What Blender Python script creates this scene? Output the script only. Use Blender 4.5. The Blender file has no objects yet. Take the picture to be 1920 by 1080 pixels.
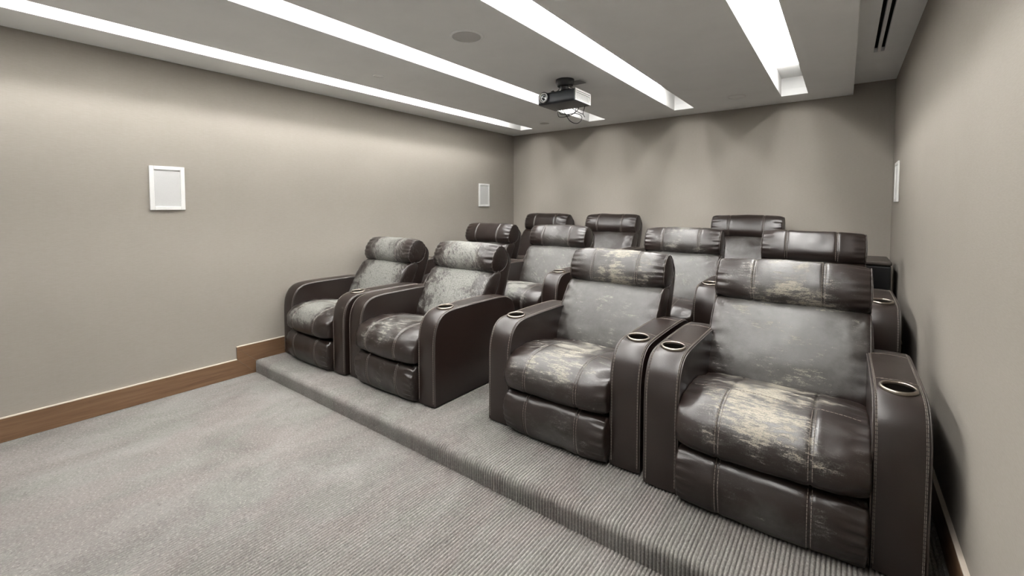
import bpy, bmesh, math, random
from mathutils import Vector, Matrix, noise

S = bpy.context.scene
COL = S.collection
PI = math.pi

# ------------------------------------------------------------------ camera
cam_d = bpy.data.cameras.new('camera')
cam = bpy.data.objects.new('camera', cam_d)
COL.objects.link(cam)
cam_d.sensor_width = 36.0
cam_d.lens = 826.2 / 1920 * 36.0
cam_d.shift_y = -115.0 / 1920
cam_d.clip_start = 0.02
_r = Vector((0.7982, 0.6023, 0.0)).normalized()
_f = Vector((-0.6018, 0.7974, -0.0435))
_f = (_f - _r * _f.dot(_r)).normalized()
_u = _r.cross(_f)
cam.matrix_world = Matrix(((_r.x, _u.x, -_f.x, 0), (_r.y, _u.y, -_f.y, 0), (_r.z, _u.z, -_f.z, 1.35), (0, 0, 0, 1)))
S.camera = cam

# ------------------------------------------------------------------ world, exposure, lamp strength
w = bpy.data.worlds.new('world')
S.world = w
w.use_nodes = True
w.node_tree.nodes['Background'].inputs[0].default_value = (0.5, 0.5, 0.5, 1)
w.node_tree.nodes['Background'].inputs[1].default_value = 0.05
S.view_settings.view_transform = 'Standard'
S.view_settings.look = 'None'
S.view_settings.gamma = 1.0
S.view_settings.use_curve_mapping = False
S.view_settings.exposure = 0.16
LAMP = 58.0
LAMP_COL = (1.0, 0.985, 0.96, 1)

# ------------------------------------------------------------------ room numbers
XL, XR = -3.838, 0.33
YF, YB = -1.9, 5.125
H, HU = 2.378, 2.472
XE = 0.035
Z1, Z2, Z3 = 0.10, 0.205, 0.305
R1, R2, R3 = 1.58, 2.86, 4.0
BB = 0.139

# ------------------------------------------------------------------ node helpers
def mat(name):
    m = bpy.data.materials.new(name)
    m.use_nodes = True
    nt = m.node_tree
    return m, nt, nt.nodes['Principled BSDF']

def N(nt, typ, **kw):
    n = nt.nodes.new(typ)
    for k, v in kw.items():
        if k.startswith('i_'):
            key = k[2:]
            n.inputs[int(key) if key.isdigit() else key.replace('_', ' ')].default_value = v
        else:
            setattr(n, k, v)
    return n

def L(nt, a, b):
    nt.links.new(a, b)

def math_n(nt, op, a, b=None, c=None, clamp=False):
    n = nt.nodes.new('ShaderNodeMath')
    n.operation = op
    n.use_clamp = clamp
    for i, v in enumerate((a, b, c)):
        if v is None:
            continue
        if isinstance(v, (int, float)):
            n.inputs[i].default_value = v
        else:
            nt.links.new(v, n.inputs[i])
    return n.outputs[0]

def mix_c(nt, fac, a, b):
    n = nt.nodes.new('ShaderNodeMix')
    n.data_type = 'RGBA'
    for i, v in ((0, fac), (6, a), (7, b)):
        if isinstance(v, (int, float, tuple)):
            n.inputs[i].default_value = v
        else:
            nt.links.new(v, n.inputs[i])
    return n.outputs[2]

def coords(nt, scale=(1, 1, 1), kind='Object', rot=(0, 0, 0)):
    tc = nt.nodes.new('ShaderNodeTexCoord')
    mp = nt.nodes.new('ShaderNodeMapping')
    mp.inputs['Scale'].default_value = scale
    mp.inputs['Rotation'].default_value = rot
    nt.links.new(tc.outputs[kind], mp.inputs['Vector'])
    return mp.outputs[0]

def noise_n(nt, vec, scale, detail=4, rough=0.5, dist=0.0):
    n = nt.nodes.new('ShaderNodeTexNoise')
    n.inputs['Scale'].default_value = scale
    n.inputs['Detail'].default_value = detail
    n.inputs['Roughness'].default_value = rough
    n.inputs['Distortion'].default_value = dist
    if vec is not None:
        nt.links.new(vec, n.inputs['Vector'])
    return n.outputs[0]

def ramp(nt, fac, stops):
    n = nt.nodes.new('ShaderNodeValToRGB')
    e = n.color_ramp.elements
    while len(e) < len(stops):
        e.new(0.5)
    for i, (p, c) in enumerate(stops):
        e[i].position = p
        e[i].color = c if len(c) == 4 else (*c, 1)
    nt.links.new(fac, n.inputs[0])
    return n.outputs[0]

def bump(nt, height, strength, distance, bsdf, prev=None):
    b = nt.nodes.new('ShaderNodeBump')
    b.inputs['Strength'].default_value = strength
    b.inputs['Distance'].default_value = distance
    nt.links.new(height, b.inputs['Height'])
    if prev is not None:
        nt.links.new(prev, b.inputs['Normal'])
    if bsdf is not None:
        nt.links.new(b.outputs[0], bsdf.inputs['Normal'])
    return b.outputs[0]

def smooth(nt, v, lo, hi):
    n = nt.nodes.new('ShaderNodeMapRange')
    n.interpolation_type = 'SMOOTHSTEP'
    n.inputs['From Min'].default_value = lo
    n.inputs['From Max'].default_value = hi
    nt.links.new(v, n.inputs['Value'])
    return n.outputs[0]

def plain(name, col, rough=0.5, metal=0.0, spec=0.5, grain=None):
    m, nt, b = mat(name)
    b.inputs['Roughness'].default_value = rough
    b.inputs['Metallic'].default_value = metal
    b.inputs['Specular IOR Level'].default_value = spec
    v = coords(nt)
    n = noise_n(nt, v, 8 if grain is None else grain, 4, 0.6)
    c = mix_c(nt, n, tuple(x * 0.93 for x in col) + (1,), tuple(min(1, x * 1.07) for x in col) + (1,))
    L(nt, c, b.inputs['Base Color'])
    return m

# ------------------------------------------------------------------ materials
def make_leather():
    m, nt, b = mat('leather')
    tc = nt.nodes.new('ShaderNodeTexCoord')
    oi = nt.nodes.new('ShaderNodeObjectInfo')
    sep = nt.nodes.new('ShaderNodeSeparateColor')
    L(nt, oi.outputs['Color'], sep.inputs[0])
    amtA, amtB, seed = sep.outputs[0], sep.outputs[1], sep.outputs[2]
    warm = oi.outputs['Alpha']
    comb = nt.nodes.new('ShaderNodeCombineXYZ')
    L(nt, math_n(nt, 'MULTIPLY', seed, 37.0), comb.inputs[0])
    L(nt, math_n(nt, 'MULTIPLY', seed, 91.0), comb.inputs[1])
    L(nt, math_n(nt, 'MULTIPLY', seed, 53.0), comb.inputs[2])
    add = nt.nodes.new('ShaderNodeVectorMath')
    L(nt, tc.outputs['Object'], add.inputs[0])
    L(nt, comb.outputs[0], add.inputs[1])
    vec = add.outputs[0]
    at = nt.nodes.new('ShaderNodeAttribute')
    at.attribute_name = 'wear'
    ws = nt.nodes.new('ShaderNodeSeparateColor')
    L(nt, at.outputs['Color'], ws.inputs[0])
    wear = ws.outputs[0]
    # broad scuffing that turns the finish grey, its colour raised a little for sheen
    nA = noise_n(nt, vec, 7.0, 7, 0.62, 0.3)
    a = math_n(nt, 'ADD', math_n(nt, 'MULTIPLY', wear, amtA), math_n(nt, 'MULTIPLY', math_n(nt, 'SUBTRACT', nA, 0.5), 1.2))
    maskA = math_n(nt, 'MULTIPLY', smooth(nt, a, 0.22, 0.80), math_n(nt, 'GREATER_THAN', amtA, 0.02))
    # flaking that bares the pale backing cloth: streaks, slanted on the cooler toned pieces
    rotv = nt.nodes.new('ShaderNodeVectorRotate')
    rotv.rotation_type = 'Y_AXIS'
    L(nt, vec, rotv.inputs['Vector'])
    L(nt, math_n(nt, 'MULTIPLY', smooth(nt, warm, 0.28, 0.12), -1.0), rotv.inputs['Angle'])
    mp = nt.nodes.new('ShaderNodeMapping')
    mp.inputs['Scale'].default_value = (13.0, 62.0, 62.0)
    L(nt, rotv.outputs[0], mp.inputs['Vector'])
    streak = noise_n(nt, mp.outputs[0], 1.0, 9, 0.72, 0.35)
    cluster = noise_n(nt, vec, 9.0, 5, 0.6, 0.4)
    fine = noise_n(nt, vec, 210.0, 3, 0.65)
    def cen(v, k):
        return math_n(nt, 'MULTIPLY', math_n(nt, 'SUBTRACT', v, 0.5), k)
    bb = math_n(nt, 'ADD', math_n(nt, 'MULTIPLY', wear, amtB), math_n(nt, 'ADD', cen(cluster, 1.9), math_n(nt, 'ADD', cen(streak, 2.1), cen(fine, 1.1))))
    onB = math_n(nt, 'GREATER_THAN', amtB, 0.02)
    maskB = math_n(nt, 'MULTIPLY', smooth(nt, bb, 0.50, 0.72), onB)
    maskM = math_n(nt, 'MULTIPLY', smooth(nt, bb, 0.20, 0.52), onB)
    tone = noise_n(nt, vec, 3.0, 3, 0.5)
    leather = mix_c(nt, tone, (0.0085, 0.0046, 0.0034, 1), (0.0165, 0.0098, 0.0077, 1))
    gvar = noise_n(nt, vec, 30.0, 6, 0.75)
    grey = mix_c(nt, gvar, (0.022, 0.020, 0.018, 1), (0.115, 0.113, 0.107, 1))
    pale = mix_c(nt, warm, (0.185, 0.192, 0.178, 1), (0.31, 0.275, 0.215, 1))
    pale = mix_c(nt, smooth(nt, fine, 0.50, 0.66), pale, (0.12, 0.117, 0.108, 1))
    thread = noise_n(nt, mp.outputs[0], 2.6, 6, 0.7, 0.5)
    pale = mix_c(nt, math_n(nt, 'MULTIPLY', smooth(nt, thread, 0.50, 0.40), 0.75), pale, (0.060, 0.057, 0.052, 1))
    c1 = mix_c(nt, math_n(nt, 'MULTIPLY', maskA, 0.85), leather, grey)
    c1 = mix_c(nt, math_n(nt, 'MULTIPLY', maskM, 0.55), c1, (0.062, 0.059, 0.055, 1))
    c2 = mix_c(nt, math_n(nt, 'MULTIPLY', maskB, 0.92), c1, pale)
    L(nt, c2, b.inputs['Base Color'])
    rough = math_n(nt, 'ADD', 0.325, math_n(nt, 'ADD', math_n(nt, 'MULTIPLY', maskA, 0.10), math_n(nt, 'MULTIPLY', maskB, 0.3)), clamp=True)
    rough = math_n(nt, 'ADD', rough, math_n(nt, 'MULTIPLY', math_n(nt, 'SUBTRACT', nA, 0.5), 0.06))
    L(nt, rough, b.inputs['Roughness'])
    b.inputs['Specular IOR Level'].default_value = 0.6
    vor = nt.nodes.new('ShaderNodeTexVoronoi')
    vor.inputs['Scale'].default_value = 260.0
    L(nt, vec, vor.inputs['Vector'])
    n1 = bump(nt, vor.outputs[0], 0.10, 0.0015, None)
    wr = noise_n(nt, vec, 11.0, 2, 0.45, 0.4)
    n2 = bump(nt, wr, 0.16, 0.004, None, n1)
    bump(nt, maskB, 0.35, -0.0012, b, n2)
    return m

def make_carpet():
    m, nt, b = mat('carpet')
    v = coords(nt, (1.0, 1.0, 1.0))
    v2 = coords(nt, (1.5, 0.85, 1.0), rot=(0, 0, 0.25))
    big = noise_n(nt, v2, 1.9, 9, 0.68, 0.5)
    mid = noise_n(nt, v, 14.0, 6, 0.7)
    fine = noise_n(nt, coords(nt, (1.0, 0.4, 0.6)), 210.0, 4, 0.75)
    hue = noise_n(nt, v2, 2.3, 6, 0.65, 0.5)
    c = ramp(nt, big, [(0.28, (0.122, 0.115, 0.107)), (0.5, (0.170, 0.162, 0.151)), (0.72, (0.225, 0.219, 0.205))])
    c = mix_c(nt, math_n(nt, 'MULTIPLY', smooth(nt, hue, 0.45, 0.62), 0.35), c, (0.185, 0.158, 0.150, 1))
    c = mix_c(nt, math_n(nt, 'MULTIPLY', smooth(nt, hue, 0.50, 0.36), 0.30), c, (0.182, 0.190, 0.166, 1))
    c = mix_c(nt, math_n(nt, 'MULTIPLY', smooth(nt, mid, 0.53, 0.72), 0.40), c, (0.115, 0.106, 0.098, 1))
    c = mix_c(nt, math_n(nt, 'MULTIPLY', smooth(nt, fine, 0.55, 0.70), 0.72), c, (0.055, 0.050, 0.045, 1))
    c = mix_c(nt, math_n(nt, 'MULTIPLY', smooth(nt, fine, 0.47, 0.36), 0.5), c, (0.36, 0.35, 0.325, 1))
    L(nt, c, b.inputs['Base Color'])
    b.inputs['Roughness'].default_value = 0.95
    b.inputs['Specular IOR Level'].default_value = 0.1
    n1 = bump(nt, fine, 0.6, 0.003, None)
    bump(nt, noise_n(nt, v, 60.0, 4, 0.7), 0.5, 0.0025, b, n1)
    return m

def make_wall():
    m, nt, b = mat('wall_fabric')
    v = coords(nt, (1, 1, 1))
    weave = coords(nt, (40, 40, 420))
    warp = coords(nt, (300, 300, 8))
    n1 = noise_n(nt, weave, 1.0, 3, 0.6)
    n2 = noise_n(nt, warp, 1.0, 2, 0.5)
    big = noise_n(nt, v, 1.3, 4, 0.55)
    f = math_n(nt, 'ADD', math_n(nt, 'MULTIPLY', n1, 0.55), math_n(nt, 'MULTIPLY', n2, 0.10))
    f = math_n(nt, 'ADD', f, math_n(nt, 'MULTIPLY', big, 0.38))
    c = ramp(nt, f, [(0.3, (0.265, 0.241, 0.213)), (0.7, (0.315, 0.288, 0.257))])
    L(nt, c, b.inputs['Base Color'])
    b.inputs['Roughness'].default_value = 0.85
    b.inputs['Specular IOR Level'].default_value = 0.2
    bump(nt, n1, 0.15, 0.001, b)
    return m

def make_wood():
    m, nt, b = mat('wood')
    v = coords(nt, (6, 1.4, 26))
    n = noise_n(nt, v, 1.6, 7, 0.62, 1.1)
    v2 = coords(nt, (2, 2, 2))
    n2 = noise_n(nt, v2, 1.5, 3, 0.5)
    c = ramp(nt, n, [(0.25, (0.095, 0.049, 0.025)), (0.5, (0.150, 0.084, 0.044)), (0.75, (0.200, 0.121, 0.068))])
    c = mix_c(nt, math_n(nt, 'MULTIPLY', n2, 0.35), c, (0.125, 0.068, 0.036, 1))
    L(nt, c, b.inputs['Base Color'])
    b.inputs['Roughness'].default_value = 0.42
    bump(nt, n, 0.08, 0.001, b)
    return m

M = {}
M['leather'] = make_leather()
M['carpet'] = make_carpet()
M['wall'] = make_wall()
M['wood'] = make_wood()
M['ceiling'] = plain('ceiling_paint', (0.92, 0.935, 0.93), 0.75, 0, 0.2, 3)
M['trough'] = plain('trough_paint', (0.74, 0.74, 0.73), 0.7, 0, 0.2, 3)
M['white_bounce'] = plain('white_bounce_paint', (0.85, 0.85, 0.84), 0.8, 0, 0.2, 3)  # unseen front wall only, made white to bounce light back into the room
M['thread'] = plain('thread', (0.20, 0.175, 0.155), 0.7, 0, 0.2, 60)
M['piping'] = plain('piping_leather', (0.045, 0.036, 0.032), 0.38, 0, 0.55, 30)
M['steel'] = plain('brushed_steel', (0.30, 0.265, 0.23), 0.30, 1.0, 0.5, 40)
M['cup'] = plain('cup_metal', (0.10, 0.09, 0.08), 0.32, 1.0, 0.5, 30)
M['black'] = plain('black_plastic', (0.012, 0.013, 0.015), 0.38, 0, 0.5)
M['blackbox'] = plain('black_vinyl', (0.008, 0.008, 0.009), 0.45, 0, 0.4)
M['boxtop'] = plain('brown_grey_top', (0.06, 0.05, 0.043), 0.5, 0, 0.4)
M['projector'] = plain('projector_shell', (0.016, 0.019, 0.024), 0.33, 0, 0.5)
M['white'] = plain('white_plastic', (0.86, 0.86, 0.85), 0.5, 0, 0.4)
M['grille'] = plain('speaker_cloth', (0.60, 0.60, 0.60), 0.8, 0, 0.2, 200)
M['ceil_grille'] = plain('ceiling_grille', (0.58, 0.58, 0.57), 0.7, 0, 0.3, 200)
M['grey'] = plain('grey_plastic', (0.30, 0.31, 0.32), 0.5, 0, 0.4)
M['void'] = plain('dark_void', (0.004, 0.004, 0.004), 0.9, 0, 0.1)
M['glass'] = plain('lens_glass', (0.01, 0.012, 0.018), 0.06, 0, 0.8)
M['caulk'] = plain('caulk', (0.62, 0.55, 0.47), 0.6, 0, 0.3)
_m, _nt, _b = mat('lamp')
_b.inputs['Base Color'].default_value = (0.8, 0.8, 0.8, 1)
_b.inputs['Emission Color'].default_value = LAMP_COL
_b.inputs['Emission Strength'].default_value = LAMP
M['lamp'] = _m

# ------------------------------------------------------------------ object helpers
def link(name, me, parent=None, kind=None):
    o = bpy.data.objects.new(name, me)
    COL.objects.link(o)
    if parent is not None:
        o.parent = parent
    if kind:
        o['kind'] = kind
    return o

def obj(name, bm, m, parent=None, kind=None, smooth_faces=False, sharp=None):
    me = bpy.data.meshes.new(name)
    bm.normal_update()
    bm.to_mesh(me)
    bm.free()
    for mm in (m if isinstance(m, (list, tuple)) else [m]):
        me.materials.append(mm)
    if smooth_faces:
        for p in me.polygons:
            p.use_smooth = True
        if sharp:
            me.set_sharp_from_angle(angle=sharp)
    return link(name, me, parent, kind)

def tag(o, label, cat, group=None):
    o['label'] = label
    o['category'] = cat
    if group:
        o['group'] = group
    return o

def empty(name, loc, label, cat, group=None):
    o = bpy.data.objects.new(name, None)
    o.empty_display_size = 0.1
    COL.objects.link(o)
    o.location = loc
    return tag(o, label, cat, group)

def box(bm, lo, hi, bev=0.0, seg=2, mi=0):
    vs = [bm.verts.new((x, y, z)) for x in (lo[0], hi[0]) for y in (lo[1], hi[1]) for z in (lo[2], hi[2])]
    q = [(0, 1, 3, 2), (4, 6, 7, 5), (0, 4, 5, 1), (2, 3, 7, 6), (0, 2, 6, 4), (1, 5, 7, 3)]
    fs = [bm.faces.new([vs[i] for i in f]) for f in q]
    for f in fs:
        f.material_index = mi
    if bev:
        es = list({e for f in fs for e in f.edges})
        bmesh.ops.bevel(bm, geom=es, offset=bev, segments=seg, profile=0.5, affect='EDGES')
    return bm

def quad(bm, pts, mi=0):
    f = bm.faces.new([bm.verts.new(p) for p in pts])
    f.material_index = mi
    return f

def prism(bm, pts, d):
    """polygon pts (3-D) pushed along d"""
    d = Vector(d)
    a = [bm.verts.new(p) for p in pts]
    b = [bm.verts.new(Vector(p) + d) for p in pts]
    bm.faces.new(a)
    bm.faces.new(b[::-1])
    n = len(a)
    for i in range(n):
        bm.faces.new((a[(i + 1) % n], a[i], b[i], b[(i + 1) % n]))
    bmesh.ops.recalc_face_normals(bm, faces=bm.faces)

def lathe(bm, prof, seg=32, mi=None, close=True):
    """prof list of (r, z) spun about z"""
    rings = []
    for r, z in prof:
        if r < 1e-6:
            rings.append([bm.verts.new((0, 0, z))])
        else:
            rings.append([bm.verts.new((r * math.cos(2 * PI * i / seg), r * math.sin(2 * PI * i / seg), z)) for i in range(seg)])
    for k in range(len(rings) - 1):
        a, b = rings[k], rings[k + 1]
        for i in range(seg):
            j = (i + 1) % seg
            if len(a) == 1 and len(b) == 1:
                continue
            if len(a) == 1:
                f = bm.faces.new((a[0], b[i], b[j]))
            elif len(b) == 1:
                f = bm.faces.new((a[i], b[0], a[j]))
            else:
                f = bm.faces.new((a[i], b[i], b[j], a[j]))
            if mi:
                f.material_index = mi[k]

def tube(bm, pts, r, seg=6, caps=True):
    pts = [Vector(p) for p in pts]
    n = len(pts)
    prev = None
    rings = []
    for i in range(n):
        t = (pts[min(i + 1, n - 1)] - pts[max(i - 1, 0)]).normalized()
        if prev is None:
            a = Vector((0, 0, 1)) if abs(t.z) < 0.9 else Vector((1, 0, 0))
            nx = t.cross(a).normalized()
        else:
            nx = (prev - t * prev.dot(t)).normalized()
        prev = nx
        ny = t.cross(nx)
        rings.append([bm.verts.new(pts[i] + (nx * math.cos(2 * PI * k / seg) + ny * math.sin(2 * PI * k / seg)) * r) for k in range(seg)])
    for i in range(n - 1):
        for k in range(seg):
            bm.faces.new((rings[i][k], rings[i][(k + 1) % seg], rings[i + 1][(k + 1) % seg], rings[i + 1][k]))
    if caps:
        bm.faces.new(rings[0][::-1])
        bm.faces.new(rings[-1])

def catmull(pts, per, closed=False):
    pts = [Vector(p) for p in pts]
    n = len(pts)
    out = []
    rng = n if closed else n - 1
    for i in range(rng):
        if closed:
            p0, p1, p2, p3 = pts[(i - 1) % n], pts[i], pts[(i + 1) % n], pts[(i + 2) % n]
        else:
            p0, p1, p2, p3 = pts[max(i - 1, 0)], pts[i], pts[i + 1], pts[min(i + 2, n - 1)]
        for k in range(per):
            t = k / per
            out.append(0.5 * ((2 * p1) + (p2 - p0) * t + (2 * p0 - 5 * p1 + 4 * p2 - p3) * t * t + (3 * p1 - p0 - 3 * p2 + p3) * t ** 3))
    if not closed:
        out.append(pts[-1])
    return out

def resample(pts, step=None, count=None, closed=False):
    P = list(pts) + ([pts[0]] if closed else [])
    d = [0.0]
    for i in range(1, len(P)):
        d.append(d[-1] + (P[i] - P[i - 1]).length)
    tot = d[-1]
    n = count if count else max(2, int(round(tot / step)) + 1)
    out = []
    j = 0
    m = n if closed else n - 1
    for i in range(n):
        s = tot * i / m
        while j < len(d) - 2 and d[j + 1] < s:
            j += 1
        t = (s - d[j]) / max(1e-9, d[j + 1] - d[j])
        out.append(P[j].lerp(P[j + 1], min(1, max(0, t))))
    return out

def sstep(a, b, x):
    t = max(0.0, min(1.0, (x - a) / (b - a)))
    return t * t * (3 - 2 * t)

def dashes(bm, pts, dash=0.0075, gap=0.003, r=0.0012, normals=None):
    """short thread stitches along a 3-D polyline"""
    fine = resample(pts, step=0.0035)
    acc, cur = 0.0, [fine[0]]
    on = True
    for i in range(1, len(fine)):
        acc += (fine[i] - fine[i - 1]).length
        if on:
            cur.append(fine[i])
            if acc >= dash:
                if len(cur) >= 2:
                    tube(bm, [cur[0], cur[-1]], r, 4)
                on, acc, cur = False, 0.0, []
        elif acc >= gap:
            on, acc, cur = True, 0.0, [fine[i]]

# ------------------------------------------------------------------ setting: walls
def wall(name, pts, inward):
    """a wall slab 0.1 thick whose face carries pts; the slab grows away from the room"""
    bm = bmesh.new()
    prism(bm, pts, Vector(inward) * -0.1)
    return obj(name, bm, M['white_bounce'] if name == 'wall_front' else M['wall'], None, 'structure')

wall_left = wall('wall_left', [(XL, YF, -0.1), (XL, YB, -0.1), (XL, YB, HU + .2), (XL, YF, HU + .2)], (1, 0, 0))
wall_right = wall('wall_right', [(XR, YF, -0.1), (XR, YB, -0.1), (XR, YB, HU + .2), (XR, YF, HU + .2)], (-1, 0, 0))
wall_back = wall('wall_back', [(XL, YB, -0.1), (XR, YB, -0.1), (XR, YB, HU + .2), (XL, YB, HU + .2)], (0, -1, 0))
wall_front = wall('wall_front', [(XL, YF, -0.1), (XR, YF, -0.1), (XR, YF, HU + .2), (XL, YF, HU + .2)], (0, 1, 0))

# ------------------------------------------------------------------ setting: ribbed carpet (real ribs)
PITCH = 0.0148
def carpet_sheet(name, path, skirt=0.1):
    """path: list of (y, z) going away from the camera; ribs run along it"""
    nrm = []
    P = [Vector((0, a, b)) for a, b in path]
    for i in range(len(P)):
        t = (P[min(i + 1, len(P) - 1)] - P[max(i - 1, 0)]).normalized()
        nrm.append(Vector((0, -t.z, t.y)))
    bm = bmesh.new()
    n = int((XR - XL) / PITCH)
    prof = [(0.0, -1.0), (0.14, -0.35), (0.28, 0.35), (0.5, 0.55), (0.72, 0.35), (0.86, -0.35)]
    cols = []
    rnd = random.Random(5)
    xs = []
    for k in range(n + 1):
        a = 0.85 + 0.3 * rnd.random()
        for u, h in prof:
            x = XL + (k + u) * PITCH
            if x > XR:
                break
            fade = 0.18 + 0.82 * sstep(-2.9, -1.5, x)
            xs.append((x, h * 0.0052 * a * fade))
    for x, h in xs:
        cols.append([bm.verts.new(Vector((x, 0, 0)) + P[i] + nrm[i] * h) for i in range(len(P))])
    for a, b in zip(cols, cols[1:]):
        for i in range(len(P) - 1):
            bm.faces.new((a[i], b[i], b[i + 1], a[i + 1]))
    # underside so that the sheet is a solid slab
    z0 = -skirt
    o = obj(name, bm, M['carpet'], None, 'structure', True, math.radians(75))
    return o

def nosing(y, z0, z1, r, back_y):
    pts = [(y, z0 - 0.004), (y, z0 + (z1 - z0) * 0.35)]
    for k in range(7):
        a = PI - k / 6 * PI / 2
        pts.append((y + r + r * math.cos(a), z1 - r + r * math.sin(a)))
    pts.append(((y + back_y) / 2, z1))
    pts.append((back_y, z1))
    return pts

floor_o = carpet_sheet('floor', [(YF, 0), (-0.5, 0), (R1 + 0.01, 0)])
plat1 = carpet_sheet('carpeted_platform', nosing(R1, 0.0, Z1, 0.035, R2 + 0.01))
plat2 = carpet_sheet('carpeted_platform', nosing(R2, Z1, Z2, 0.035, R3 + 0.01))
plat3 = carpet_sheet('carpeted_platform', nosing(R3, Z2, Z3, 0.035, YB))

# ------------------------------------------------------------------ setting: baseboards with mitred steps
def baseboard(name, x, sgn):
    t = 0.014
    root = None
    levels = [(YF, R1, 0.0, Z1), (R1, R2, Z1, Z2), (R2, R3, Z2, Z3), (R3, YB, Z3, None)]
    first = True
    y0top = YF
    y0bot = YF
    polys, lines = [], []
    for (ya, yb, z, zn) in levels:
        if zn is None:
            polys.append([(y0bot, z), (yb, z), (yb, z + BB), (y0top, z + BB)])
            lines.append(((y0top, z + BB), (yb, z + BB)))
            continue
        ytop = yb - BB
        polys.append([(y0bot, z), (yb, z), (ytop, z + BB), (y0top, z + BB)])
        lines.append(((y0top, z + BB), (ytop, z + BB)))
        polys.append([(yb, z), (yb, zn), (ytop, zn + BB), (ytop, z + BB)])
        y0top, y0bot = ytop, yb
    for i, p in enumerate(polys):
        cy = sum(q[0] for q in p) / len(p)
        cz = sum(q[1] for q in p) / len(p)
        sh = [(cy + (a - cy) * (1 - 0.0012 / max(0.05, abs(a - cy))), cz + (b - cz) * (1 - 0.0012 / max(0.05, abs(b - cz)))) for a, b in p]
        bm = bmesh.new()
        prism(bm, [(x, a, b) for a, b in sh], (sgn * t, 0, 0))
        o = obj(name if root is None else 'board', bm, M['wood'], root, 'structure' if root is None else None)
        if root is None:
            root = o
    for (a, b) in lines:
        bm = bmesh.new()
        box(bm, (min(x, x + sgn * (t + .001)), a[0], a[1] - 0.001), (max(x, x + sgn * (t + .001)), b[0], a[1] + 0.005))
        obj('caulk_line', bm, M['caulk'], root)
    return root

baseboard('baseboard_left', XL, 1)
baseboard('baseboard_right', XR, -1)
bm = bmesh.new()
box(bm, (XL + .014, YB - .014, Z3), (XR - .014, YB, Z3 + BB), 0.002)
obj('baseboard_back', bm, M['wood'], None, 'structure')

# ------------------------------------------------------------------ setting: ceiling with light slots
SLOTS = [(-3.482, -3.278), (-2.472, -2.258), (-1.470, -1.270), (-0.498, -0.290)]
SY0, SY1 = -0.45, 4.805
bm = bmesh.new()
T = 0.06
edges = [XL] + [v for s in SLOTS for v in s] + [XE]
for i in range(0, len(edges), 2):
    box(bm, (edges[i], SY0, H), (edges[i + 1], SY1, H + T))
box(bm, (XL, YF, H), (XE, SY0, H + T))
box(bm, (XL, SY1, H), (XE, YB, H + T))
# raised ceiling strip along the right wall, with an opening for the air slot
VX0, VX1, VY0, VY1 = 0.128, 0.206, -1.2, 4.185
box(bm, (XE - .02, YF, HU), (VX0, YB, HU + T))
box(bm, (VX1, YF, HU), (XR, YB, HU + T))
box(bm, (VX0, YF, HU), (VX1, VY0, HU + T))
box(bm, (VX0, VY1, HU), (VX1, YB, HU + T))
box(bm, (XE - .03, YF, H + T), (XE, YB, HU + T))
obj('ceiling', bm, M['ceiling'], None, 'structure')
bm = bmesh.new()
box(bm, (XL - .1, YF - .1, HU + 0.22), (XR + .1, YB + .1, HU + 0.26))
obj('ceiling_slab', bm, M['ceiling'], None, 'structure')

SLOT_WORDS = ['recessed white light slot in the ceiling nearest the left wall',
              'recessed ceiling light slot second from the left wall, partly behind the projector',
              'recessed ceiling light slot running just right of the projector',
              'widest looking ceiling light slot, nearest the raised ceiling strip and air slot']
DEP = 0.162
for (x0, x1), lab in zip(SLOTS, SLOT_WORDS):
    t = empty('recessed_light', ((x0 + x1) / 2, (SY0 + SY1) / 2, H), lab, 'ceiling light', 'recessed ceiling light slots')
    hw, hl = (x1 - x0) / 2, (SY1 - SY0) / 2
    bm = bmesh.new()
    e = 0.0006
    box(bm, (-hw - .012, -hl - .012, T + .001), (-hw - e, hl + .012, DEP + .012))
    box(bm, (hw + e, -hl - .012, T + .001), (hw + .012, hl + .012, DEP + .012))
    box(bm, (-hw, -hl - .012, T + .001), (hw, -hl - e, DEP + .012))
    box(bm, (-hw, hl + e, T + .001), (hw, hl + .012, DEP + .012))
    box(bm, (-hw, -hl, DEP), (hw, hl, DEP + .012))
    # white lining of the slab's own cut edges
    for lo, hi in (((-hw - e, -hl, .0015), (-hw + .001, hl, T)), ((hw - .001, -hl, .0015), (hw + e, hl, T)),
                   ((-hw, hl - .001, .0015), (hw, hl + e, T)), ((-hw, -hl - e, .0015), (hw, -hl + .001, T))):
        box(bm, lo, hi)
    obj('housing', bm, M['trough'], t)
    for s in (-1, 1):
        bm = bmesh.new()
        cxb = s * (hw - 0.030)
        box(bm, (cxb - .022, -hl + .15, DEP - .012), (cxb + .022, hl - .46, DEP - .001))
        obj('light_bar', bm, M['lamp'], t)

# air slot diffuser
t = empty('air_diffuser', ((VX0 + VX1) / 2, (VY0 + VY1) / 2, HU), 'long two-slot linear air diffuser in the raised ceiling strip by the right wall', 'air vent')
hl = (VY1 - VY0) / 2
hw = (VX1 - VX0) / 2
bm = bmesh.new()
for lo, hi in (((-hw, -hl, 0), (-hw + .009, hl, .03)), ((hw - .009, -hl, 0), (hw, hl, .03)),
               ((-hw, hl - .016, 0), (hw, hl, .03)), ((-hw, -hl, 0), (hw, -hl + .016, .03))):
    box(bm, lo, hi)
obj('frame', bm, M['ceiling'], t)
bm = bmesh.new(); box(bm, (-.009, -hl + .016, 0.001), (.009, hl - .016, .03))
obj('blade', bm, M['white'], t)
bm = bmesh.new(); box(bm, (-hw, -hl, .03), (hw, hl, .055))
obj('plenum', bm, M['void'], t)

# ------------------------------------------------------------------ recliners
def profile_obj(prof, count):
    return resample(catmull([(0, a, b) for a, b in prof], 10, True), count=count, closed=True)

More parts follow.
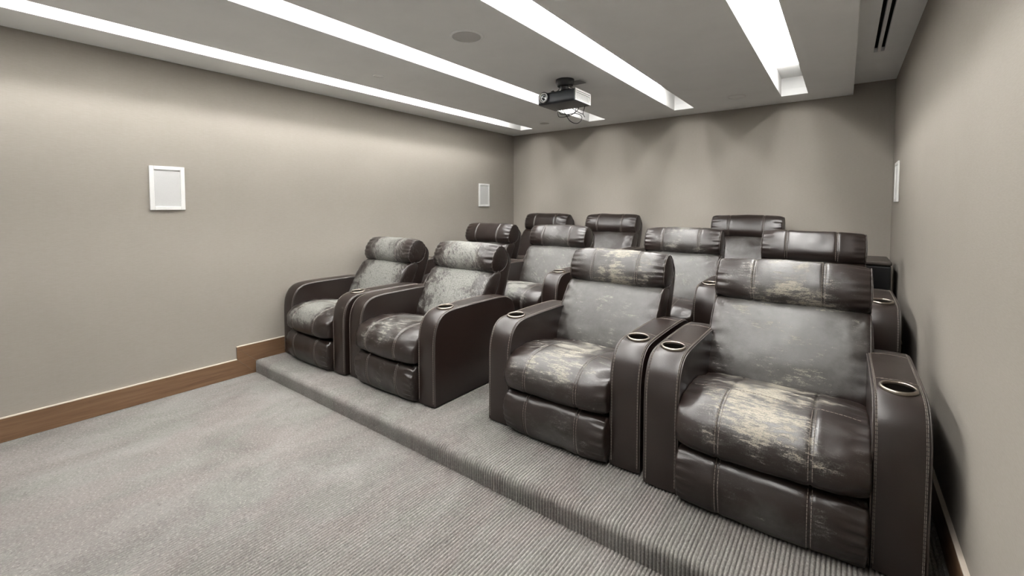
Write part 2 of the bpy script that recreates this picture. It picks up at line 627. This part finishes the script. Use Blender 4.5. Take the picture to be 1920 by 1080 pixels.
class Cushion:
    """padded roll: closed (y,z) profile swept over x, pinched towards its ends"""
    def __init__(self, prof, hw, seed, count=72, end=0.72, power=5.0, seams=(), gather=0.006, lump=0.004, wear=None, xr=None, crown=0.0):
        self.P = profile_obj(prof, count)
        self.c = sum((p for p in self.P), Vector()) / len(self.P)
        self.hw, self.end, self.power, self.seams = hw, end, power, seams
        self.gather, self.lump, self.seed, self.wear, self.crown = gather, lump, seed, wear, crown
        self.creases = ()
        self.side_gather = 0.0
        n = len(self.P)
        self.Nm = []
        for i in range(n):
            t = (self.P[(i + 1) % n] - self.P[i - 1]).normalized()
            nn = Vector((0, t.z, -t.y))
            if nn.dot(self.P[i] - self.c) < 0:
                nn = -nn
            self.Nm.append(nn)
    def pt(self, x, fi):
        n = len(self.P)
        i0 = int(math.floor(fi)) % n
        fr = fi - math.floor(fi)
        p = self.P[i0].lerp(self.P[(i0 + 1) % n], fr)
        nm = self.Nm[i0].lerp(self.Nm[(i0 + 1) % n], fr)
        u = min(1.0, abs(x) / self.hw)
        e = (1 - u ** self.power) ** (1 / self.power) if u < 1 else 0.0
        s = self.end + (1 - self.end) * e
        q = self.c + (p - self.c) * s
        q += nm * (self.crown * (1 - u * u))
        d = 0.0
        v = Vector((x * 5 + self.seed * 7.3, q.y * 5, q.z * 5 + self.seed))
        d += self.lump * noise.noise(v)
        d += self.lump * 0.5 * noise.noise(v * 2.7)
        g = sstep(0.70, 0.93, u) * (1 - 0.6 * sstep(0.97, 1.0, u))
        if g > 0:
            ph = fi / n * 2 * PI * 17 + self.seed + 2.2 * noise.noise(Vector((fi * 0.21, self.seed, x)))
            if x > 0 and self.side_gather:
                g *= 1.0 + self.side_gather * sstep(0.06, -0.03, q.y)
            d += -self.gather * g * (0.5 + 0.5 * math.sin(ph)) ** 2 * (0.5 + 0.9 * abs(noise.noise(Vector((fi * 0.13, self.seed * 3, 1)))))
        for (ax, az), (bx, bz), amp in self.creases:
            ex, ez = bx - ax, bz - az
            t = max(0.0, min(1.0, ((x - ax) * ex + (q.z - az) * ez) / (ex * ex + ez * ez)))
            dd = math.hypot(x - ax - t * ex, q.z - az - t * ez + 0.010 * math.sin(t * 5 + self.seed))
            d += amp * (1 - t) ** 0.7 * (1.1 * math.exp(-((dd - 0.016) / 0.012) ** 2) - 1.3 * math.exp(-(dd / 0.009) ** 2))
        for sx in self.seams:
            d -= 0.0045 * math.exp(-((x - sx) / 0.0055) ** 2)
            d += 0.0015 * math.exp(-((abs(x - sx) - 0.02) / 0.012) ** 2)
        q = q + nm * d
        return Vector((x, q.y, q.z)), nm
    def xs(self):
        h = self.hw
        base = [-1, -.985, -.965, -.94, -.91, -.87, -.83, -.78, -.72, -.64, -.56, -.45, -.34, -.23, -.11, 0]
        X = [b * h for b in base] + [-b * h for b in base[:-1]]
        for s in self.seams:
            X += [s - .02, s - .011, s - .006, s - .002, s + .002, s + .006, s + .011, s + .02]
        X = sorted(X)
        out = [X[0]]
        for v in X[1:]:
            if v - out[-1] > 0.0012:
                out.append(v)
        return out
    def build(self, name, parent, m):
        bm = bmesh.new()
        lay = bm.verts.layers.float_color.new('wear')
        n = len(self.P)
        cols = []
        for x in self.xs():
            c = []
            for i in range(n):
                q, nm = self.pt(x, i)
                v = bm.verts.new(q)
                wv = self.wear(q, x / self.hw, nm) if self.wear else 0.0
                v[lay] = (wv, wv, wv, 1)
                c.append(v)
            cols.append(c)
        for a, b in zip(cols, cols[1:]):
            for i in range(n):
                j = (i + 1) % n
                bm.faces.new((a[i], a[j], b[j], b[i]))
        for c, s in ((cols[0], -1), (cols[-1], 1)):
            ctr = sum((v.co for v in c), Vector()) / n
            ring = []
            for v in c:
                r = bm.verts.new(ctr + (v.co - ctr) * 0.7 + Vector((s * 0.006, 0, 0)))
                ring.append(r)
            cv = bm.verts.new(ctr + Vector((s * 0.010, 0, 0)))
            for v in ring + [cv]:
                v[lay] = (0, 0, 0, 1)
            for i in range(n):
                j = (i + 1) % n
                f1 = (c[j], c[i], ring[i], ring[j]) if s < 0 else (c[i], c[j], ring[j], ring[i])
                f2 = (ring[j], ring[i], cv) if s < 0 else (ring[i], ring[j], cv)
                bm.faces.new(f1)
                bm.faces.new(f2)
        bmesh.ops.recalc_face_normals(bm, faces=bm.faces)
        o = obj(name, bm, m, parent, None, True)
        return o
    def seam_lines(self, bm, visible):
        """double row of thread on both sides of each seam where visible(point) holds"""
        n = len(self.P)
        for s in self.seams:
            for off in (-0.0065, 0.0065):
                run = []
                for k in range(n * 2 + 1):
                    q, nm = self.pt(s + off, k / 2)
                    if visible(q):
                        run.append(q + nm * 0.0008)
                    else:
                        if len(run) > 3:
                            dashes(bm, run)
                        run = []
                if len(run) > 3:
                    dashes(bm, run)

def gauss(x, s):
    return math.exp(-(x / s) ** 2)

FOOT = [(-.025, .238), (-.058, .208), (-.072, .145), (-.062, .070), (-.030, .012), (.03, .006), (.10, .02), (.10, .15), (.07, .228), (.02, .242)]
SEAT = [(-.012, .250), (-.058, .266), (-.076, .318), (-.062, .380), (-.014, .426), (.07, .450), (.18, .455), (.32, .440), (.46, .405), (.58, .385), (.60, .31), (.45, .265), (.25, .254), (.10, .249)]
BACK = [(.505, .365), (.515, .430), (.555, .525), (.605, .612), (.662, .692), (.712, .742), (.775, .766), (.840, .748), (.815, .680), (.765, .590), (.700, .480), (.620, .375), (.55, .335)]
HEAD = [(.735, .752), (.708, .796), (.714, .856), (.748, .920), (.800, .962), (.860, .959), (.912, .918), (.930, .855), (.905, .785), (.850, .748), (.790, .740)]
SHELL = [(.66, .30), (.70, .45), (.78, .62), (.83, .75), (.83, .86), (.86, .908), (.905, .912), (.948, .875), (.962, .82), (.940, .74), (.895, .62), (.845, .48), (.815, .30), (.80, .12), (.70, .10), (.66, .16)]

# armrest: one mesh used by every chair
AW = 0.150 / 2
ARM_PROF = [(.0, .012), (.0, .20), (.0, .36), (.004, .44), (.020, .505), (.052, .556), (.100, .585), (.170, .596), (.28, .599), (.42, .600), (.56, .599), (.66, .596), (.735, .584), (.790, .552), (.818, .505), (.828, .44), (.828, .20), (.828, .012)]
def arm_profile():
    P = catmull([(0, a, b) for a, b in ARM_PROF], 6, False)
    P = resample(P, step=0.02)
    return P

def arm_normals(P):
    out = []
    n = len(P)
    for i in range(n):
        t = (P[min(i + 1, n - 1)] - P[max(i - 1, 0)]).normalized()
        out.append(Vector((0, -t.z, t.y)))
    return out

ARM_P = arm_profile()
ARM_N = arm_normals(ARM_P)
CUP_Y = 0.168
def arm_top(y):
    best = min((abs(p.y - y), p.z) for p in ARM_P if p.z > 0.5)
    return best[1]

def arm_mesh(cup):
    rows = [(-1.0, -.012), (-.985, -.005), (-.955, -.0005), (-.915, .0015), (-.875, .0012), (-.855, -.0016), (-.835, .0015), (-.7, .003), (-.35, .005), (0, .0055)]
    rows = rows + [(-a, b) for a, b in rows[:-1][::-1]]
    bm = bmesh.new()
    lay = bm.verts.layers.float_color.new('wear')
    cols = []
    for u, off in rows:
        cols.append([bm.verts.new(Vector((u * AW, 0, 0)) + p + nm * off) for p, nm in zip(ARM_P, ARM_N)])
    n = len(ARM_P)
    for a, b in zip(cols, cols[1:]):
        for i in range(n - 1):
            bm.faces.new((a[i], b[i], b[i + 1], a[i + 1]))
        bm.faces.new((a[n - 1], b[n - 1], b[0], a[0]))
    bm.faces.new(cols[0])
    bm.faces.new(cols[-1][::-1])
    bmesh.ops.recalc_face_normals(bm, faces=bm.faces)
    for v in bm.verts:
        v[lay] = (0, 0, 0, 1)
    me = bpy.data.meshes.new('armrest')
    bm.to_mesh(me); bm.free()
    me.materials.append(M['leather'])
    if cup:
        o = bpy.data.objects.new('tmp', me); COL.objects.link(o)
        cb = bmesh.new()
        lathe(cb, [(0, .50), (.0475, .50), (.0475, .70), (0, .70)], 40)
        bmesh.ops.recalc_face_normals(cb, faces=cb.faces)
        cm = bpy.data.meshes.new('cutter'); cb.to_mesh(cm); cb.free()
        c = bpy.data.objects.new('cutter', cm); COL.objects.link(c)
        c.location = (0, CUP_Y, 0)
        md = o.modifiers.new('b', 'BOOLEAN'); md.operation = 'DIFFERENCE'; md.object = c; md.solver = 'EXACT'
        dg = bpy.context.evaluated_depsgraph_get()
        dg.update()
        me2 = bpy.data.meshes.new_from_object(o.evaluated_get(dg))
        bpy.data.objects.remove(o); bpy.data.objects.remove(c)
        me = me2
        me.name = 'armrest'
        if not me.materials:
            me.materials.append(M['leather'])
    for p in me.polygons:
        p.use_smooth = True
        p.material_index = 0
    me.set_sharp_from_angle(angle=math.radians(38))
    return me

ARM_ME = {True: arm_mesh(True), False: arm_mesh(False)}

def arm_stitch_mesh(cup):
    bm = bmesh.new()
    for u in (-.88, -.83, .83, .88):
        dashes(bm, [Vector((u * AW, 0, 0)) + p + nm * 0.0022 for p, nm in zip(ARM_P, ARM_N) if p.z > 0.02 and p.y < 0.80], r=0.0010)
    for y in ((0.24, 0.60)):
        z = arm_top(y)
        dashes(bm, [Vector((u * AW, y + 0.012 * (1 - u * u), z + 0.0055 * (1 - u * u * .7) + .0005)) for u in [k / 10 for k in range(-8, 9)]], r=0.0012)
    me = bpy.data.meshes.new('stitching'); bm.to_mesh(me); bm.free()
    me.materials.append(M['thread'])
    return me
ARM_ST = arm_stitch_mesh(True)

def arm_pipe_mesh(u):
    bm = bmesh.new()
    tube(bm, [Vector((u * AW, 0, 0)) + p + nm * -0.004 for p, nm in zip(ARM_P, ARM_N)], 0.0032, 6)
    me = bpy.data.meshes.new('piping'); bm.to_mesh(me); bm.free()
    me.materials.append(M['piping'])
    for p in me.polygons: p.use_smooth = True
    return me
ARM_PIPE = [arm_pipe_mesh(-.985), arm_pipe_mesh(.985)]

def cup_meshes():
    bm = bmesh.new()
    lathe(bm, [(.0455, -.004), (.0455, .004), (.0470, .0065), (.0500, .0075), (.0530, .0065), (.0555, .0035), (.0562, -.0005), (.0562, -.006), (.0455, -.006), (.0455, -.004)], 48)
    a = bpy.data.meshes.new('cup_rim'); bm.to_mesh(a); bm.free(); a.materials.append(M['steel'])
    for p in a.polygons: p.use_smooth = True
    bm = bmesh.new()
    lathe(bm, [(.0452, -.002), (.0448, -.085), (.040, -.090), (0, -.090)], 40)
    b = bpy.data.meshes.new('cup_well'); bm.to_mesh(b); bm.free(); b.materials.append(M['cup'])
    for p in b.polygons: p.use_smooth = True
    return a, b
CUP_RIM, CUP_WELL = cup_meshes()

def recliner(loc, label, seed, wear, cups=(True, True), rz=0.0, lever=False, width=0.91):
    """wear: {part: (grey, flake, warmth)}"""
    t = empty('recliner', loc, label, 'recliner', 'leather cinema recliners')
    t.rotation_euler = (0, 0, rz)
    rnd = random.Random(seed)
    hwi = width / 2 - 2 * AW
    SX = 0.153
    def colour(o, part):
        a, b, wm = wear.get(part, (0, 0, 0.3))
        o.color = (a, b, (seed * 0.137 + len(part) * 0.071) % 1.0, wm)
    # arms
    for s, cup in ((-1, cups[0]), (1, cups[1])):
        a = link('armrest', ARM_ME[cup], t)
        a.location = (s * (width / 2 - AW), 0, 0)
        a.color = (0, 0, (seed * 0.31 + s) % 1.0, 0.3)
        link('stitching', ARM_ST, a, 'stuff')
        for pm in ARM_PIPE:
            link('piping', pm, a)
        if cup:
            z = arm_top(CUP_Y) + 0.006
            r = link('cup_rim', CUP_RIM, a); r.location = (0, CUP_Y, z); r.rotation_euler = (0.06, 0, 0)
            r['label'] = 'brushed metal cup holder rim'
            k = link('cup_well', CUP_WELL, a); k.location = (0, CUP_Y, z)
    # hidden frame under the seat
    bm = bmesh.new()
    box(bm, (-hwi + .004, .09, .02), (hwi - .004, .70, .28), 0.01)
    o = obj('base_frame', bm, M['blackbox'], t)
    def vis_front(q): return q.y < 0.05
    # footrest
    c = Cushion(FOOT, hwi - .004, seed + 1, 60, 0.80, 4.5, (-SX, SX), 0.010, 0.009, lambda q, u, nm: sstep(0.3, -0.3, nm.y) * gauss(u - 0.1, 0.55) * sstep(0.24, 0.05, q.z))
    c.side_gather = 1.1
    o = c.build('footrest', t, M['leather']); colour(o, 'footrest')
    bm = bmesh.new(); c.seam_lines(bm, lambda q: q.y < 0.0 and q.z > 0.012)
    obj('stitching', bm, M['thread'], o, 'stuff')
    # seat
    def seat_wear(q, u, nm):
        return gauss(u + 0.05, 0.66) * sstep(0.985, 0.90, abs(u)) * sstep(0.27, 0.41, q.z) * (1.0 - 0.25 * sstep(0.2, 0.5, q.y)) * sstep(-0.4, 0.3, nm.z + 0.5)
    c = Cushion(SEAT, hwi + .002, seed + 2, 76, 0.84, 4.2, (-SX, SX), 0.010, 0.006, seat_wear, crown=0.006)
    c.side_gather = 1.3
    o = c.build('seat_cushion', t, M['leather']); colour(o, 'seat')
    bm = bmesh.new(); c.seam_lines(bm, lambda q: (q.z > 0.28 and q.y < 0.02) or (q.z > 0.43 and q.y < 0.17))
    # cross seam on top of the seat
    n = len(c.P)
    top = [i for i in range(n) if c.P[i].z > 0.44]
    ic = min(top, key=lambda i: abs(c.P[i].y - 0.165))
    dashes(bm, [c.pt(x, ic)[0] + c.pt(x, ic)[1] * 0.001 for x in [hwi * k / 24 * .93 for k in range(-24, 25)]], r=0.0013)
    obj('stitching', bm, M['thread'], o, 'stuff')
    # back shell
    c = Cushion(SHELL, hwi + .010, seed + 3, 56, 0.90, 9.0, (), 0.0, 0.002)
    o = c.build('back_shell', t, M['leather']); o.color = (0, 0, seed * .1 % 1, .3)
    for s in (-1, 1):
        bm = bmesh.new()
        pts = [c.pt(s * c.hw * 0.99, i)[0] + Vector((s * .004, 0, 0)) for i in range(0, n, 1) if i < len(c.P)]
        pts = [p for p in pts if p.z > 0.35 and p.y > 0.86]
        tube(bm, pts, 0.0032, 6)
        obj('piping', bm, M['piping'], o, None, True)
    # back cushion
    def back_wear(q, u, nm):
        return gauss(u, 0.95) * sstep(0.99, 0.93, abs(u)) * sstep(0.3, -0.2, nm.y) * sstep(0.36, 0.44, q.z)
    c = Cushion(BACK, hwi + .020, seed + 4, 72, 0.86, 4.0, (), 0.008, 0.008, back_wear, crown=0.006)
    c.creases = [((s * (hwi - .01), .725), (s * rnd.uniform(.06, .16), rnd.uniform(.57, .66)), rnd.uniform(.003, .007)) for s in (-1, 1)] + [((s * (hwi - .02), .70), (s * rnd.uniform(.16, .24), rnd.uniform(.50, .56)), rnd.uniform(.001, .004)) for s in (-1, 1)]
    o = c.build('back_cushion', t, M['leather']); colour(o, 'back')
    for s in (-1, 1):
        bm = bmesh.new()
        pts = [c.pt(s * c.hw * 0.985, k / 2)[0] + c.pt(s * c.hw * 0.985, k / 2)[1] * .002 for k in range(2 * len(c.P))]
        j = min(range(len(pts)), key=lambda i: pts[i].z)
        pts = pts[j:] + pts[:j]
        tube(bm, [p for p in pts if p.z > 0.47 and p.y < 0.80], 0.0028, 6)
        obj('piping', bm, M['piping'], o, None, True)
    # headrest
    def head_wear(q, u, nm):
        return gauss(u, 0.74) * sstep(0.5, -0.1, nm.y) * sstep(0.97, 0.88, abs(u))
    c = Cushion(HEAD, hwi + .016, seed + 5, 72, 0.80, 4.2, (-SX, SX), 0.012, 0.006, head_wear, crown=0.004)
    o = c.build('headrest', t, M['leather']); colour(o, 'head')
    bm = bmesh.new(); c.seam_lines(bm, lambda q: q.y < 0.83 and q.z > 0.765)
    obj('stitching', bm, M['thread'], o, 'stuff')
    for s in (-1, 1):
        bm = bmesh.new()
        pts = [c.pt(s * c.hw * 0.99, k / 2)[0] + Vector((s * .003, 0, 0)) for k in range(2 * len(c.P))]
        tube(bm, pts + [pts[0]], 0.0030, 6)
        obj('piping', bm, M['piping'], o, None, True)
    if lever:
        bm = bmesh.new()
        box(bm, (width / 2 + .002, .30, .40), (width / 2 + .012, .36, .47), 0.004)
        tube(bm, [(width / 2 + .012, .33, .44), (width / 2 + .020, .31, .46), (width / 2 + .022, .25, .475)], 0.009, 8)
        obj('recline_lever', bm, M['black'], t, None, True, math.radians(40))
    return t

ROW1 = [
    ((-3.372, 1.815, Z1), 'brown recliner nearest the left wall in the front row, seat and back peeling pale grey', 11,
     dict(seat=(0.55, 0.98, .15), back=(0.55, 0.98, .12), head=(0.4, 0.92, .1), footrest=(.1, 0, .2)), (False, True)),
    ((-2.445, 1.845, Z1), 'front row brown recliner second from the left wall, beside the carpeted aisle gap', 12,
     dict(seat=(0.5, 0.42, .4), back=(0.7, 0.90, .12), head=(0.5, 0.84, .15), footrest=(.5, .25, .2)), (False, True)),
    ((-1.186, 1.950, Z1), 'front row brown recliner just right of the aisle gap, grey worn back', 13,
     dict(seat=(0.6, 0.68, .7), back=(1.25, 0.30, .3), head=(0.6, 0.62, .8), footrest=(.8, .2, .3)), (True, True)),
    ((-0.226, 1.910, Z1), 'largest nearest brown recliner, front row by the right wall, cream flaking on seat', 14,
     dict(seat=(0.5, 0.74, .95), back=(1.1, 0.32, .6), head=(0.5, 0.55, .8), footrest=(.7, .2, .3)), (True, True)),
]
ROW2 = [
    ((-3.215, 3.060, Z2), 'second row brown recliner behind the front chair nearest the left wall, smooth headrest', 21,
     dict(seat=(0.4, 0.3, .2), back=(0.6, 0.3, .2), head=(0.1, 0, .2))),
    ((-2.305, 3.060, Z2), 'second row brown recliner second from left, grey worn back, seen over the aisle gap', 22,
     dict(seat=(0.7, 0.7, .2), back=(1.2, 0.38, .15), head=(0.5, 0.25, .2))),
    ((-1.130, 3.190, Z2), 'second row brown recliner third from left, between the two nearest front row headrests', 23,
     dict(seat=(0.2, 0.1, .2), back=(1.3, 0.35, .1), head=(0.45, 0.42, .4))),
    ((-0.190, 3.140, Z2), 'second row brown recliner directly behind the largest front chair, glossy unworn headrest', 24,
     dict(seat=(0.3, 0.2, .2), back=(0.5, 0.3, .2), head=(0.12, 0.0, .2))),
]
ROW3 = [
    ((-3.135, 4.140, Z3), 'back row dark brown recliner closest to the left corner of the room', 31, dict(back=(.1, 0, .2), head=(.1, 0, .2))),
    ((-2.225, 4.140, Z3), 'back row dark brown recliner in the middle, second from the left corner', 32, dict(back=(.45, 0, .2), head=(.1, 0, .2))),
    ((-0.780, 4.140, Z3), 'back row dark brown recliner standing apart to the right, smooth glossy headrest', 33, dict(back=(.45, 0, .2), head=(.05, 0, .2))),
]
for i, (loc, lab, seed, wr, cups) in enumerate(ROW1):
    recliner(loc, lab, seed, wr, cups, lever=(i == 3), width=(0.943 if i == 3 else 0.91))
for loc, lab, seed, wr in ROW2 + ROW3:
    recliner(loc, lab, seed, wr, width=0.90)

# black cabinet in the right back corner
t = empty('speaker_cabinet', (0.10, 4.52, Z3), 'low black box cabinet with brownish top in the right back corner', 'cabinet')
bm = bmesh.new(); box(bm, (-.20, -.22, .012), (.19, .24, .605), 0.012, 3)
obj('body', bm, M['blackbox'], t)
bm = bmesh.new(); box(bm, (-.203, -.223, .606), (.193, .243, .640), 0.014, 4)
obj('top_panel', bm, M['boxtop'], t, None, True, math.radians(40))
for sx in (-.16, .15):
    for sy in (-.18, .20):
        bm = bmesh.new(); lathe(bm, [(0, .013), (.02, .013), (.018, 0), (0, 0)], 16)
        o = obj('foot', bm, M['black'], t); o.location = (sx, sy, 0)

# ------------------------------------------------------------------ wall speakers
def wall_speaker(x, y0, y1, z0, z1, inward, label, cloth='grille'):
    t = empty('wall_speaker', (x, (y0 + y1) / 2, (z0 + z1) / 2), label, 'wall speaker', 'white in-wall speakers')
    hw, hh = (y1 - y0) / 2, (z1 - z0) / 2
    f = 0.026
    d = 0.012 * inward
    bm = bmesh.new()
    def bx(a, b):
        box(bm, (min(0, d), a[0], a[1]), (max(0, d), b[0], b[1]), 0.002, 1)
    bx((-hw, -hh), (-hw + f, hh)); bx((hw - f, -hh), (hw, hh))
    bx((-hw + f, hh - f), (hw - f, hh)); bx((-hw + f, -hh), (hw - f, -hh + f))
    obj('frame', bm, M['white'], t)
    bm = bmesh.new()
    box(bm, (min(0, d * .5), -hw + f - .002, -hh + f - .002), (max(0, d * .5), hw - f + .002, hh - f + .002))
    obj('grille', bm, M[cloth], t)

wall_speaker(XL, 0.927, 1.131, 1.332, 1.640, 1, 'white framed square-cornered speaker with grey grille on left wall, nearest the camera')
wall_speaker(XL, 4.355, 4.572, 1.364, 1.665, 1, 'small white framed speaker on left wall beside the back corner')
wall_speaker(XR, 4.520, 4.785, 1.394, 1.712, -1, 'white speaker seen edge-on on the right wall near the back corner', 'white')

# ------------------------------------------------------------------ ceiling rounds
def ceil_round(name, x, y, r, label, cat, m_rim, m_in, lip=0.006, z=H, parts=('rim', 'grille')):
    t = empty(name, (x, y, z), label, cat)
    bm = bmesh.new()
    lathe(bm, [(r * .86, -.0005), (r * .86, -lip), (r * .93, -lip - .001), (r, -lip * .4), (r, 0), (r * .86, 0)], 48)
    obj(parts[0], bm, m_rim, t, None, True, math.radians(40))
    bm = bmesh.new()
    lathe(bm, [(0, -lip * .8), (r * .5, -lip * .75), (r * .855, -lip * .5), (r * .855, 0)], 48)
    obj(parts[1], bm, m_in, t, None, True, math.radians(40))
    return t
ceil_round('ceiling_speaker', -1.841, 1.987, 0.100, 'round grey ceiling speaker between the two middle light slots', 'ceiling speaker', M['ceiling'], M['ceil_grille'])
ceil_round('ceiling_downlight', -0.828, 4.556, 0.078, 'round white disc in the ceiling left of the widest light slot end', 'ceiling fixture', M['white'], M['ceiling'], 0.006, parts=('rim', 'cover'))
ceil_round('ceiling_disc', -2.954, 4.574, 0.070, 'faint round grey disc in the ceiling left of the projector cables', 'ceiling fixture', M['ceiling'], M['ceil_grille'], 0.004, parts=('rim', 'cover'))
ceil_round('sprinkler_cover', -2.933, 2.159, 0.042, 'small flat round cover in the ceiling between the two left light slots', 'ceiling fixture', M['ceiling'], M['ceiling'], 0.006, parts=('rim', 'cover'))

# ------------------------------------------------------------------ projector
PX, PY, PZ = -1.850, 3.165, 2.18
t = empty('projector', (PX, PY, PZ), 'black and white projector hanging from the ceiling with dangling cables', 'projector')
pw, pd, ph = 0.168, 0.133, 0.100
bm = bmesh.new()
prof = [(pd, .004), (pd, ph - .004), (pd - .004, ph)]
for k in range(9):
    a = k / 8 * PI / 2
    prof.append((-pd + .045 - .045 * math.sin(a), ph - .030 + .030 * math.cos(a)))
for k in range(9):
    a = k / 8 * PI / 2
    prof.append((-pd + .018 - .018 * math.cos(a), .018 - .018 * math.sin(a)))
prof.append((pd - .004, 0))
prism(bm, [(-pw, a, b) for a, b in prof], (2 * pw - .008, 0, 0))
obj('body', bm, M['projector'], t, None, True, math.radians(35))
# white side frame and vent
bm = bmesh.new()
xo = pw - .0075
for a, b in (((-pd + .012, .003), (-pd + .022, ph - .004)), ((pd - .014, .003), (pd, ph - .006)), ((-pd + .022, .003), (pd - .014, .013)), ((-pd + .022, ph - .034), (pd - .014, ph - .024)), ((-pd + .022, ph - .020), (pd - .014, ph - .004))):
    box(bm, (xo, a[0], a[1]), (xo + .008, b[0], b[1]), 0.0015, 1)
obj('side_frame', bm, M['white'], t)
bm = bmesh.new(); box(bm, (xo, -pd + .02, .012), (xo + .002, pd - .013, ph - .018))
g = obj('side_vent', bm, M['grey'], t)
bm = bmesh.new()
for k in range(16):
    y = -pd + .03 + k * .0142
    box(bm, (xo + .002, y, .014), (xo + .005, y + .005, ph - .035))
for k in range(5):
    z = .020 + k * .0095
    box(bm, (xo + .002, -pd + .022, z), (xo + .0045, pd - .015, z + .003))
obj('vent_bars', bm, M['white'], g, 'stuff')
# lens
lx, lz = -0.112, 0.053
def yl(o):
    o.location = (lx, -pd, lz); o.rotation_euler = (PI / 2, 0, 0)
bm = bmesh.new(); lathe(bm, [(.0395, -.01), (.0395, .012), (.043, .013), (.046, .010), (.046, -.01)], 40)
o = obj('lens_housing', bm, M['black'], t, None, True, math.radians(40)); yl(o); lens = o
bm = bmesh.new(); lathe(bm, [(.031, 0), (.031, .014), (.034, .0155), (.0385, .0135), (.0385, 0)], 40)
obj('lens_ring', bm, M['white'], lens, None, True, math.radians(40))
bm = bmesh.new(); lathe(bm, [(.030, -.012), (.030, .004), (.024, .006), (.015, .0035), (0.0, .001)], 40)
obj('lens_glass', bm, M['glass'], lens, None, True)
# mount
def part_at(o, x, y, z):
    o.location = (x, y, z)
bm = bmesh.new(); lathe(bm, [(0, 0), (.060, 0), (.066, .006), (.070, .020), (.074, .034), (.074, .052), (0, .052)], 40)
mount = obj('ceiling_mount', bm, M['black'], t, None, True, math.radians(40)); part_at(mount, .02, -.03, H - PZ - .052)
bm = bmesh.new(); lathe(bm, [(0, -.032), (.035, -.032), (.035, 0), (0, 0)], 24)
o = obj('mount_neck', bm, M['black'], mount, None, True, math.radians(40))
bm = bmesh.new()
for s in (-1, 1):
    box(bm, (s * .075 - .012, -.075, -.0455), (s * .075 + .012, .075, -.040), 0.001, 1)
box(bm, (-.085, -.012, -.040), (.085, .012, -.034), 0.001, 1)
obj('mount_bracket', bm, M['black'], mount)
for sx in (-.075, .075):
    for sy in (-.06, .06):
        bm = bmesh.new(); lathe(bm, [(0, -.040), (.006, -.040), (.006, -.033), (0, -.031)], 12)
        o = obj('screw', bm, M['steel'], mount); o.location = (sx, sy, 0)
bm = bmesh.new(); box(bm, (-.055, -.045, 0), (.055, .055, .004))
o = obj('ceiling_plate', bm, M['grey'], t); part_at(o, .065, .085, H - PZ - .0045)
# cables below the rear edge
def cable(pts, r=0.0032):
    bm = bmesh.new()
    tube(bm, catmull(pts, 8), r, 6)
    obj('cable', bm, M['black'], t, None, True)
cable([(-.11, .10, .004), (-.135, .12, -.02), (-.13, .13, -.052), (-.08, .13, -.060), (.0, .12, -.052), (.06, .115, -.02), (.065, .11, .004)])
cable([(-.09, .11, .004), (-.06, .12, -.04), (-.02, .125, -.10), (.04, .13, -.128), (.085, .13, -.105), (.085, .125, -.07), (.03, .12, -.045), (-.06, .115, -.045), (-.11, .11, -.03), (-.10, .105, .004)])
cable([(.00, .11, .004), (.03, .12, -.018), (.07, .125, -.045), (.10, .13, -.058)])
cable([(.135, .10, .004), (.115, .115, -.03), (.108, .12, -.06), (.122, .12, -.088)])
cable([(-.12, .09, .004), (-.10, .11, -.035), (-.03, .12, -.048), (.03, .12, -.034), (.05, .10, .004)], 0.0025)
# loops of slack cable on the mount
cable([(-.10, -.02, ph), (-.075, -.03, ph + .014), (-.05, -.02, ph + .026), (-.035, -.01, ph + .055)], 0.003)
cable([(.10, .05, ph), (.085, .03, ph + .018), (.06, .0, ph + .04)], 0.003)
